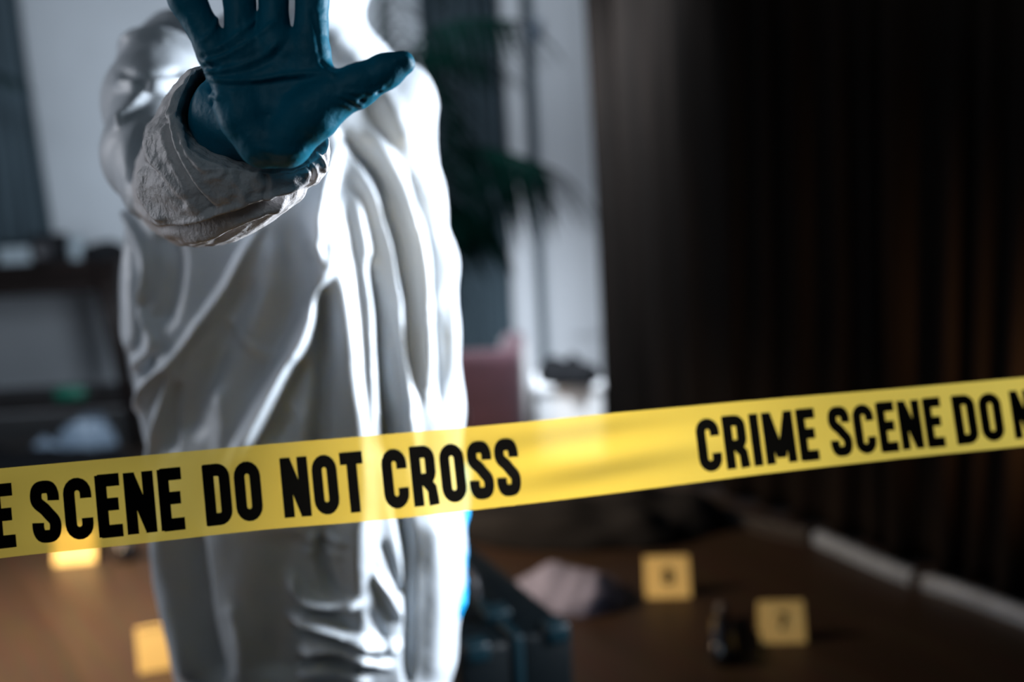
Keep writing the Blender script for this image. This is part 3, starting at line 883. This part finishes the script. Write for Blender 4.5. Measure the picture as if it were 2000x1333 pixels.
for s, kx in ((-1, 0.02), (1, -0.01)):
    G.chain([(hipx + s * 0.105, BY + 0.02, lz + 0.10), (hipx + s * 0.10 + kx, BY + 0.02, 0.40), (hipx + s * 0.10 + kx, BY + 0.03, 0.07)], [0.085, 0.058, 0.040], 0.02)
    G.cap((hipx + s * 0.10 + kx, BY + 0.02, 0.035), (hipx + s * 0.11 + kx, BY - 0.12, 0.03), 0.035, 0.028, 0.02)
G.cap(W_(600, -10), W_(592, -120), 0.052, 0.055, 0.03)
G.ell(HC + np.array([0, 0.01, 0.0]), (0.073, 0.092, 0.112), 0.02)
G.ell(HC + np.array([0, -0.055, -0.065]), (0.045, 0.035, 0.042), 0.02)
G.cap(HC + np.array([0, -0.078, 0.01]), HC + np.array([0, -0.098, -0.028]), 0.009, 0.013, 0.01)
for s in (-1, 1): G.ell(HC + np.array([s * 0.076, 0.01, -0.01]), (0.010, 0.018, 0.030), 0.006)
Vb, Qb = G.mesh(); Vb = smooth(Vb, Qb, 2)
person = quads_mesh('person', Vb, Qb, SKIN)
tag(person, 'person in a white hooded protective suit raising a blue gloved palm towards the viewer', 'person')

suit = quads_mesh('coverall', V2, Q, SUIT, person)
ss = suit.modifiers.new('smooth', 'SUBSURF'); ss.levels = 1; ss.render_levels = 1

# zipper flap
zl = [(598, -20), (602, 60), (604, 160), (600, 300)]
for s in (-1, 1):
    e_ = HC + np.array([s * 0.031, -0.074, 0.012])
    lathe('eye', [(0.0, -0.012), (0.009, -0.009), (0.012, 0.0), (0.009, 0.009), (0.0, 0.012)], EYEW, person, e_, 16)
    lathe('iris', [(0.0, 0.0), (0.005, 0.0), (0.004, 0.0012), (0.0, 0.0015)], EYEB, person, e_ + np.array([0, -0.0118, 0]), 16, rot=Matrix.Rotation(math.radians(90), 3, 'X'))
K = Field(HC - 0.16, HC + 0.16, 0.004)
K.ell(HC + np.array([0, -0.072, -0.052]), (0.056, 0.050, 0.050), 0.01)
Vm, Qm = K.mesh(); quads_mesh('face_mask', Vm, Qm, MASKM, person)
# goggles
K = Field(HC - 0.16, HC + 0.16, 0.004)
K.cap(HC + np.array([-0.040, -0.078, 0.018]), HC + np.array([0.040, -0.078, 0.018]), 0.030, 0.030, 0.01)
K.ell(HC + np.array([0, -0.11, 0.018]), (0.064, 0.028, 0.024), 0.01, sub=True)
Vm, Qm = K.mesh(); gog = quads_mesh('goggles', Vm, Qm, RUBBER, person)
for s, kx in ((-1, 0.02), (1, -0.01)):
    K = Field((hipx + s * 0.10 + kx - 0.12, BY - 0.24, -0.01), (hipx + s * 0.10 + kx + 0.12, BY + 0.15, 0.22), 0.006)
    K.cap((hipx + s * 0.10 + kx, BY + 0.04, 0.05), (hipx + s * 0.115 + kx, BY - 0.15, 0.045), 0.052, 0.046, 0.02)
    K.cap((hipx + s * 0.10 + kx, BY + 0.03, 0.06), (hipx + s * 0.10 + kx, BY + 0.03, 0.16), 0.05, 0.06, 0.02)
    Vm, Qm = K.mesh(); Vm[:, 2] = np.maximum(Vm[:, 2], 0.0)
    quads_mesh('shoe_cover', Vm, Qm, GLOVE2, person)

# --- raised sleeve (forearm pointing at the camera)
RINGS = [
    [(398, 150, .965), (374, 190, .95), (366, 238, .93), (412, 272, .912), (462, 298, .905), (512, 322, .905), (565, 318, .92), (600, 298, .925), (622, 275, .93), (605, 230, .945), (555, 180, .96), (470, 145, .97)],
    [(393, 136, .905), (362, 184, .892), (350, 238, .882), (378, 290, .872), (440, 318, .867), (513, 336, .866), (572, 331, .868), (610, 311, .872), (637, 284, .878), (618, 225, .89), (560, 170, .905), (470, 130, .915)],
    [(386, 129, .902), (352, 180, .888), (338, 240, .876), (366, 300, .866), (432, 332, .860), (513, 344, .860), (576, 338, .862), (618, 318, .866), (643, 286, .874), (623, 222, .888), (561, 166, .905), (468, 125, .915)],
    [(372, 138, .915), (335, 190, .900), (312, 258, .888), (338, 338, .875), (420, 392, .868), (515, 390, .868), (588, 368, .870), (628, 336, .876), (645, 304, .885), (625, 220, .905), (560, 162, .92), (462, 124, .93)],
    [(362, 148, .945), (322, 200, .93), (292, 275, .915), (300, 365, .905), (372, 438, .896), (482, 440, .895), (566, 404, .898), (614, 364, .905), (636, 315, .915), (618, 222, .935), (555, 165, .95), (458, 130, .955)],
    [(358, 158, .99), (312, 210, .975), (283, 290, .96), (280, 385, .95), (330, 458, .945), (432, 474, .94), (524, 438, .945), (584, 384, .95), (612, 315, .96), (598, 232, .98), (540, 178, .995), (448, 145, 1.0)],
    [(356, 175, 1.07), (310, 225, 1.06), (274, 305, 1.045), (276, 405, 1.03), (322, 466, 1.02), (400, 482, 1.02), (482, 446, 1.025), (536, 390, 1.03), (566, 320, 1.04), (548, 250, 1.06), (500, 202, 1.075), (428, 172, 1.08)],
    [(345, 240, 1.17), (300, 275, 1.16), (264, 330, 1.15), (262, 400, 1.14), (302, 450, 1.13), (358, 465, 1.13), (415, 440, 1.13), (450, 390, 1.14), (462, 335, 1.15), (450, 285, 1.16), (420, 250, 1.17), (382, 236, 1.175)],
    [(335, 300, 1.21), (310, 315, 1.21), (290, 345, 1.205), (288, 385, 1.20), (305, 415, 1.195), (335, 425, 1.195), (370, 412, 1.195), (392, 385, 1.20), (398, 350, 1.205), (390, 322, 1.21), (372, 306, 1.21), (352, 298, 1.21)],
]
rr = []
for rg in RINGS:
    rr.append(crom([cs(*q) for q in rg], 16, closed=True))
rr = np.array(rr)  # rings x n x 3
nr, nn = rr.shape[:2]
fine = np.array([crom(rr[:, k], 9) for k in range(nn)]).transpose(1, 0, 2); nr = fine.shape[0]
Vs = c2w(fine.reshape(-1, 3))
Qs = []
for i in range(nr - 1):
    for k in range(nn):
        k2 = (k + 1) % nn; Qs.append((i * nn + k, (i + 1) * nn + k, (i + 1) * nn + k2, i * nn + k2))
Qs = np.array(Qs)
Ns = normals(Vs, Qs)
cen = Vs.reshape(nr, nn, 3).mean(1, keepdims=True)
if ((Vs.reshape(nr, nn, 3) - cen).reshape(-1, 3) * Ns).sum(1).mean() < 0: Qs = Qs[:, ::-1]; Ns = -Ns
px, py, D = proj(Vs)
SL = [
    ([(322, 225), (332, 285), (360, 345), (400, 400), (418, 415)], 5, -.010),
    ([(335, 225), (347, 285), (378, 345), (415, 395)], 6, .004),
    ([(345, 225), (362, 290), (398, 330), (437, 330), (430, 345), (395, 353)], 5, .004),
    ([(300, 240), (296, 300), (330, 360), (380, 415)], 9, .005),
    ([(288, 320), (315, 350), (345, 385), (365, 405)], 6, -.007),
    ([(282, 330), (283, 375), (300, 410), (325, 428)], 5, .007),
    ([(300, 430), (340, 440), (420, 420), (520, 388), (600, 362)], 6, .006),
    ([(310, 445), (380, 445), (460, 415), (560, 385), (610, 368)], 7, -.009),
    ([(350, 470), (430, 450), (500, 418), (560, 395)], 7, .006),
    ([(420, 468), (470, 440), (520, 425)], 6, -.006),
    ([(515, 340), (522, 360), (515, 390)], 4, -.004),
    ([(600, 320), (614, 340), (608, 362)], 4, -.005),
    ([(618, 300), (632, 318), (630, 335)], 4, .004),
    ([(455, 345), (470, 370), (480, 395)], 5, .002),
    ([(352, 160), (325, 205), (310, 250)], 4, -.005),
    ([(362, 160), (338, 205), (322, 245)], 4, .003),
    ([(376, 145), (355, 190), (344, 235)], 3, -.003),
]
Hs = folds(px, py, SL)
ang = np.tile(np.arange(nn) / nn * 2 * math.pi, nr); row = np.repeat(np.arange(nr) / nr, nn)
Hs = Hs + 0.0007 * np.sin(ang * 13 + 5 * np.sin(ang * 2 + row * 4) + row * 6) * np.clip(row * 4, 0.2, 1) + 0.0004 * np.sin(ang * 29 + 9 * row + 3 * np.sin(ang * 5))
Hs = Hs + 0.0008 * vnoise(Vs[:, 0] * 260, Vs[:, 1] * 260, Vs[:, 2] * 260, 8, 2)
Vs = Vs + Ns * Hs[:, None]
slv = quads_mesh('sleeve', Vs, Qs, SLEEVE, suit)
slv['label'] = 'bunched cuff and sleeve of the raised arm'
m_ = slv.modifiers.new('thickness', 'SOLIDIFY'); m_.thickness = 0.0012; m_.offset = -1
m_ = slv.modifiers.new('smooth', 'SUBSURF'); m_.levels = 1; m_.render_levels = 1

# --- raised glove
K = Field((-0.285, 0.10, 0.77), (-0.05, 0.40, 1.02), 0.0016)


def g3(px, py, D=.835): return cs(px, py, D)


k = 0.007
K.chain([g3(505, 270, .85), g3(434, 128, .838), g3(420, 100, .838), g3(366, 0, .834), g3(330, -75, .83), g3(312, -125, .826)], [.0145, .0125, .0125, .0122, .0112, .0095], k)
K.chain([g3(515, 275, .85), g3(474, 85), g3(467, 0), g3(462, -110, .832), g3(458, -185, .826)], [.015, .0130, .0115, .0115, .0095], 0.003)
K.chain([g3(540, 275, .85), g3(535, 75), g3(535, 0), g3(540, -130, .832), g3(543, -212, .826)], [.015, .0130, .0104, .0110, .0095], 0.003)
K.chain([g3(560, 270, .85), g3(606, 95), g3(610, 0), g3(625, -110, .832), g3(634, -190, .826)], [.015, .0135, .0118, .0115, .0095], 0.003)
K.chain([g3(440, 125), g3(480, 108), g3(540, 98), g3(600, 98)], [.011, .012, .012, .012], 0.006)
K.chain([g3(448, 160), g3(600, 150)], [.0125, .0125], k)
K.chain([g3(456, 205, .838), g3(580, 215, .838)], [.0150, .015], k)
K.chain([g3(460, 175, .836), g3(478, 235, .836), g3(512, 282, .838)], [.0155, .0165, .016], k)
K.chain([g3(512, 280, .838), g3(560, 285, .838)], [.0165, .0165], k)
K.chain([g3(570, 268, .834), g3(612, 222, .828), g3(648, 190, .828)], [.0175, .0185, .0165], k)
K.chain([g3(640, 196, .828), g3(698, 168, .826), g3(752, 140, .824), g3(786, 123, .823)], [.0155, .0145, .0118, .0090], k)
K.chain([g3(612, 120), g3(640, 170, .832)], [.0095, .0105], 0.012)
# gauntlet running back into the sleeve
K.chain([g3(520, 240, .862), g3(462, 232, .90), g3(445, 260, .96)], [.026, .034, .037], 0.012)
Vg, Qg = K.mesh(); Vg = smooth(Vg, Qg, 3); Vg = c2w(Vg); Ng = normals(Vg, Qg)
px, py, D = proj(Vg)
GL = [
    ([(402, 152), (440, 158), (500, 157), (560, 147), (640, 142)], 4.5, -.0022),
    ([(408, 163), (470, 166), (560, 158), (640, 152)], 7, .0012),
    ([(396, 108), (430, 92), (470, 62), (500, 38)], 4, -.0015),
    ([(398, 122), (440, 108), (500, 72), (540, 40)], 4.5, -.0014),
    ([(402, 116), (440, 100), (480, 78)], 3.5, .0014),
    ([(403, 143), (450, 134), (510, 112), (545, 80)], 4.5, -.0014),
    ([(410, 150), (450, 145), (520, 125), (570, 70)], 5, .0010),
    ([(392, 112), (405, 106), (425, 98)], 4, .0020),
    ([(396, 128), (408, 133), (430, 132)], 4, .0020),
    ([(401, 120), (412, 120)], 3, -.0025),
    ([(402, 140), (418, 142)], 3, -.0025),
    ([(410, 170), (418, 190), (414, 205)], 4, .0016),
    ([(410, 185), (425, 195)], 3, -.0018),
    ([(620, 130), (640, 145), (655, 148)], 4, -.0015),
    ([(625, 118), (640, 132)], 3, .0015),
    ([(655, 185), (690, 195), (710, 210)], 4, -.0014),
    ([(665, 200), (690, 212)], 3.5, -.0014),
    ([(660, 178), (700, 182), (730, 178)], 3.5, -.0010),
    ([(700, 200), (712, 196)], 3, .0018),
    ([(722, 186), (735, 176), (748, 170)], 3, -.0016),
    ([(735, 182), (745, 178)], 3, .0018),
    ([(770, 120), (790, 112), (800, 118)], 4, -.0010),
    ([(425, 30), (415, 60), (395, 80)], 4, -.0010),
    ([(600, 292), (560, 300), (500, 290)], 8, -.0008),
    ([(470, 30), (475, 70)], 5, .0006),
    ([(610, 20), (618, 60), (625, 110)], 5, .0008),
]
Hg = folds(px, py, GL) * 1.35
Xg, Yg, Zg = Vg.T
Hg = Hg + 0.00030 * vnoise(Xg * 160, Yg * 160, Zg * 90, 3, 2) + 0.00016 * vnoise(Xg * 420, Yg * 420, Zg * 300, 4, 2)
Vg = Vg + Ng * Hg[:, None]
Vg = smooth(Vg, Qg, 1, 0.4)
glv = quads_mesh('glove', Vg, Qg, GLOVE, person)
glv['label'] = 'dark blue glove on the raised hand'

# --- hanging left hand glove
K = Field(LHb - np.array([.1, .1, .24]), LHb + np.array([.1, .1, .08]), 0.003)
K.chain([LHb + np.array([0, 0, .05]), LHb], [.033, .028], .01)
K.chain([LHb + np.array([0, -.018, -.01]), LHb + np.array([.002, -.024, -.075])], [.020, .018], .012)
K.chain([LHb + np.array([0, .018, -.01]), LHb + np.array([.002, .024, -.075])], [.020, .018], .012)
for kx, L_ in ((-0.034, .075), (-0.012, .088), (0.011, .084), (0.033, .066)):
    K.chain([LHb + np.array([0, kx * .8, -0.07]), LHb + np.array([.004, kx, -0.085 - L_ * .5]), LHb + np.array([-.012, kx * 1.05, -0.085 - L_])], [0.0135, 0.012, 0.0095], 0.004)
K.chain([LHb + np.array([.004, -.022, -0.02]), LHb + np.array([.0, -.052, -0.06]), LHb + np.array([-.006, -.058, -0.098])], [0.016, 0.013, 0.010], 0.008)
Vg, Qg = K.mesh(); Vg = smooth(Vg, Qg, 2)
glv = quads_mesh('glove', Vg, Qg, GLOVE2, person)
glv['label'] = 'blue glove on the hanging hand, coloured as lit'

# ------------------------------------------------------------------ barrier tape
xs_t = [-260, 0, 250, 500, 750, 1000, 1180, 1350, 1500, 1750, 2000, 2300]
top_t = [940, 915.5, 893, 870, 849, 827, 809, 793.5, 780, 759.5, 737.5, 712]
bot_t = [1128, 1091, 1065, 1037, 1016, 988, 966, 944, 925, 897, 872, 842]


def invd(px): return 1.056 + (0.812 - 1.056) * px / 2000.0


NT, NWD = 320, 14
pxs = np.linspace(-260, 2300, NT); tp = crom(np.array([xs_t, top_t]).T, 20); bt = crom(np.array([xs_t, bot_t]).T, 20)
topc = np.interp(pxs, tp[:, 0], tp[:, 1]); botc = np.interp(pxs, bt[:, 0], bt[:, 1])
grid = np.zeros((NT, NWD + 1, 3))
for i in range(NT):
    D = 1 / invd(pxs[i])
    for j in range(NWD + 1):
        t_ = j / NWD; y = topc[i] * (1 - t_) + botc[i] * t_
        dd = D + 0.0022 * math.sin(pxs[i] / 95 + 2.2 * t_) * math.sin(math.pi * t_) + 0.0045 * math.sin(pxs[i] / 210 + 1.3) * (t_ - .5)
        xx = pxs[i] + (t_ - .5) * (botc[i] - topc[i]) * float(np.interp(pxs[i], [0, 500, 1400, 1870], [.085, .09, .125, .15]))
        y = y - (xx - pxs[i]) * 0.092
        g_ = math.exp(-((pxs[i] - 1180) / 190) ** 2)
        dd += g_ * (0.0025 * math.sin(t_ * 12 + pxs[i] / 160))
        grid[i, j] = P(xx, y, dd)
tape = fromdata('barrier_tape', grid.reshape(-1, 3), [(i * (NWD + 1) + j, i * (NWD + 1) + j + 1, (i + 1) * (NWD + 1) + j + 1, (i + 1) * (NWD + 1) + j) for i in range(NT - 1) for j in range(NWD)], TAPE)
tag(tape, 'yellow plastic barrier tape reading CRIME SCENE DO NOT CROSS stretched across the front', 'tape')
mid_ = grid[:, NWD // 2]; sarc = np.r_[0, np.cumsum(np.linalg.norm(np.diff(mid_, axis=0), axis=1))]


def tape_pt(s, t_):
    i = np.interp(s, sarc, np.arange(NT)); i0 = int(min(i, NT - 2)); f = i - i0; jj = t_ * NWD; j0 = int(min(max(jj, 0), NWD - 1)); g = jj - j0
    p = (grid[i0, j0] * (1 - f) + grid[i0 + 1, j0] * f) * (1 - g) + (grid[i0, j0 + 1] * (1 - f) + grid[i0 + 1, j0 + 1] * f) * g
    n = np.cross(grid[i0 + 1, j0] - grid[i0, j0], grid[i0, j0 + 1] - grid[i0, j0]); n /= np.linalg.norm(n)
    if n @ (CAM - p) < 0: n = -n
    return p + n * 0.0005


def arcpts(cx, cy, rx, ry, a0, a1, n=10):
    return [(cx + rx * math.cos(math.radians(a)), cy + ry * math.sin(math.radians(a))) for a in np.linspace(a0, a1, n)]


ST = 0.205; h2 = ST / 2


def glyph(ch):
    """stroke centre lines in a cell: x 0..w, y 0..1 (up)"""
    w = 0.50; l, r = h2, w - h2; R = (r - l) / 2; cx = w / 2
    if ch == 'I': return ST, [[(h2, 0), (h2, 1)]]
    if ch == 'C':
        return w, [[(r, .66)] + arcpts(cx, 1 - h2 - R, R, R, 0, 180) + arcpts(cx, h2 + R, R, R, 180, 360) + [(r, .34)]]
    if ch == 'O':
        p = arcpts(cx, 1 - h2 - R, R, R, 0, 180) + arcpts(cx, h2 + R, R, R, 180, 360); return w, [p + [p[0]]]
    if ch == 'D':
        q = 0.13; p = [(0.02, 1 - h2 * .9), (r - q, 1 - h2 * .9)] + arcpts(r - q, 1 - h2 * .9 - q, q, q, 90, 0, 6) + arcpts(r - q, h2 * .9 + q, q, q, 0, -90, 6) + [(0.02, h2 * .9)]
        return w, [p, [(l, 0), (l, 1)]]
    if ch == 'R':
        q = 0.12; ym = .44
        p = [(0.02, 1 - h2 * .9), (r - q, 1 - h2 * .9)] + arcpts(r - q, 1 - h2 * .9 - q, q, q, 90, 0, 6) + arcpts(r - q, ym + q, q, q, 0, -90, 6) + [(0.1, ym)]
        return w + .02, [p, [(l, 0), (l, 1)], [(r - q - .02, ym), (r - .005, ym - .16), (r + .015, 0)]]
    if ch == 'E':
        w = 0.44; hh = ST * .86 / 2
        return w, [[(l, 0), (l, 1)], [(0.05, 1 - hh), (w, 1 - hh)], [(0.05, hh), (w, hh)], [(0.05, .52), (w - .04, .52)]]
    if ch == 'N': return w + .04, [[(l, 0), (l, 1)], [(r + .04, 0), (r + .04, 1)], [(l + .0, .96), (r + .04, .04)]]
    if ch == 'M':
        w = 0.70; r = w - h2
        return w, [[(l, 0), (l, 1)], [(r, 0), (r, 1)], [(l + .01, .95), (w / 2 - .02, .16), (w / 2 + .02, .16), (r - .01, .95)]]
    if ch == 'T': return 0.46, [[(0, 1 - h2 * .9), (0.46, 1 - h2 * .9)], [(0.23, 0), (0.23, 1)]]
    if ch == 'S':
        k = crom([(r, .67), (r, .78), (cx + R * .7, 1 - h2 - .02), (cx, 1 - h2), (cx - R * .7, 1 - h2 - .02), (l, .79), (l + .01, .66), (cx - .02, .545), (cx + .05, .46),
                  (r - .005, .34), (r, .21), (cx + R * .7, h2 + .02), (cx, h2), (cx - R * .7, h2 + .02), (l, .22), (l, .33)], 4)
        return w, [[tuple(q) for q in k]]


TV, TF = [], []


def letter_part():
    if TV: fromdata('letter', TV, TF, INK, tape, smooth=False)
    TV.clear(); TF.clear()


def stroke(pts, xf):
    pts = np.array(pts, float)
    # subdivide long legs so the print follows the film
    o = [pts[0]]
    for a, b_ in zip(pts[:-1], pts[1:]):
        n = max(1, int(np.linalg.norm(b_ - a) / 0.12))
        for i in range(1, n + 1): o.append(a + (b_ - a) * i / n)
    pts = np.array(o); closed = np.allclose(pts[0], pts[-1]); b0 = len(TV); n = len(pts)
    for i, p in enumerate(pts):
        if closed: a, c = pts[(i - 1) % (n - 1)], pts[(i + 1) % (n - 1)] if i < n - 1 else pts[1]
        else: a, c = pts[max(i - 1, 0)], pts[min(i + 1, n - 1)]
        d = (c - a) / (np.linalg.norm(c - a) + 1e-9); nrm = np.array([-d[1], d[0]]) * h2
        for sg in (-1, -.5, 0, .5, 1): TV.append(xf(p + nrm * sg))
    for i in range(n - 1):
        for k in range(4):
            q = b0 + i * 5 + k; TF.append((q, q + 1, q + 6, q + 5))


def word(txt, x0, x1, clip=None):
    s0, s1 = np.interp(x0, pxs, sarc), np.interp(x1, pxs, sarc)
    gs = [glyph(c) for c in txt]; gap = 0.075; tot = sum(g[0] for g in gs) + gap * (len(gs) - 1); sc_ = (s1 - s0) / tot; cur = 0
    for w_, st in gs:
        for p in st:
            stroke(p, lambda q, c=cur: tape_pt(s0 + (c + q[0]) * sc_, 0.885 - 0.705 * q[1]))
        cur += w_ + gap
        letter_part()


word('CRIME', -252, 27); word('SCENE', 61, 357); word('DO', 398, 510); word('NOT', 550, 711); word('CROSS', 747, 1013)
word('CRIME', 1361, 1594); word('SCENE', 1619, 1840); word('DO', 1862, 1957); word('NOT', 1975, 2100); word('CROSS', 2125, 2290)
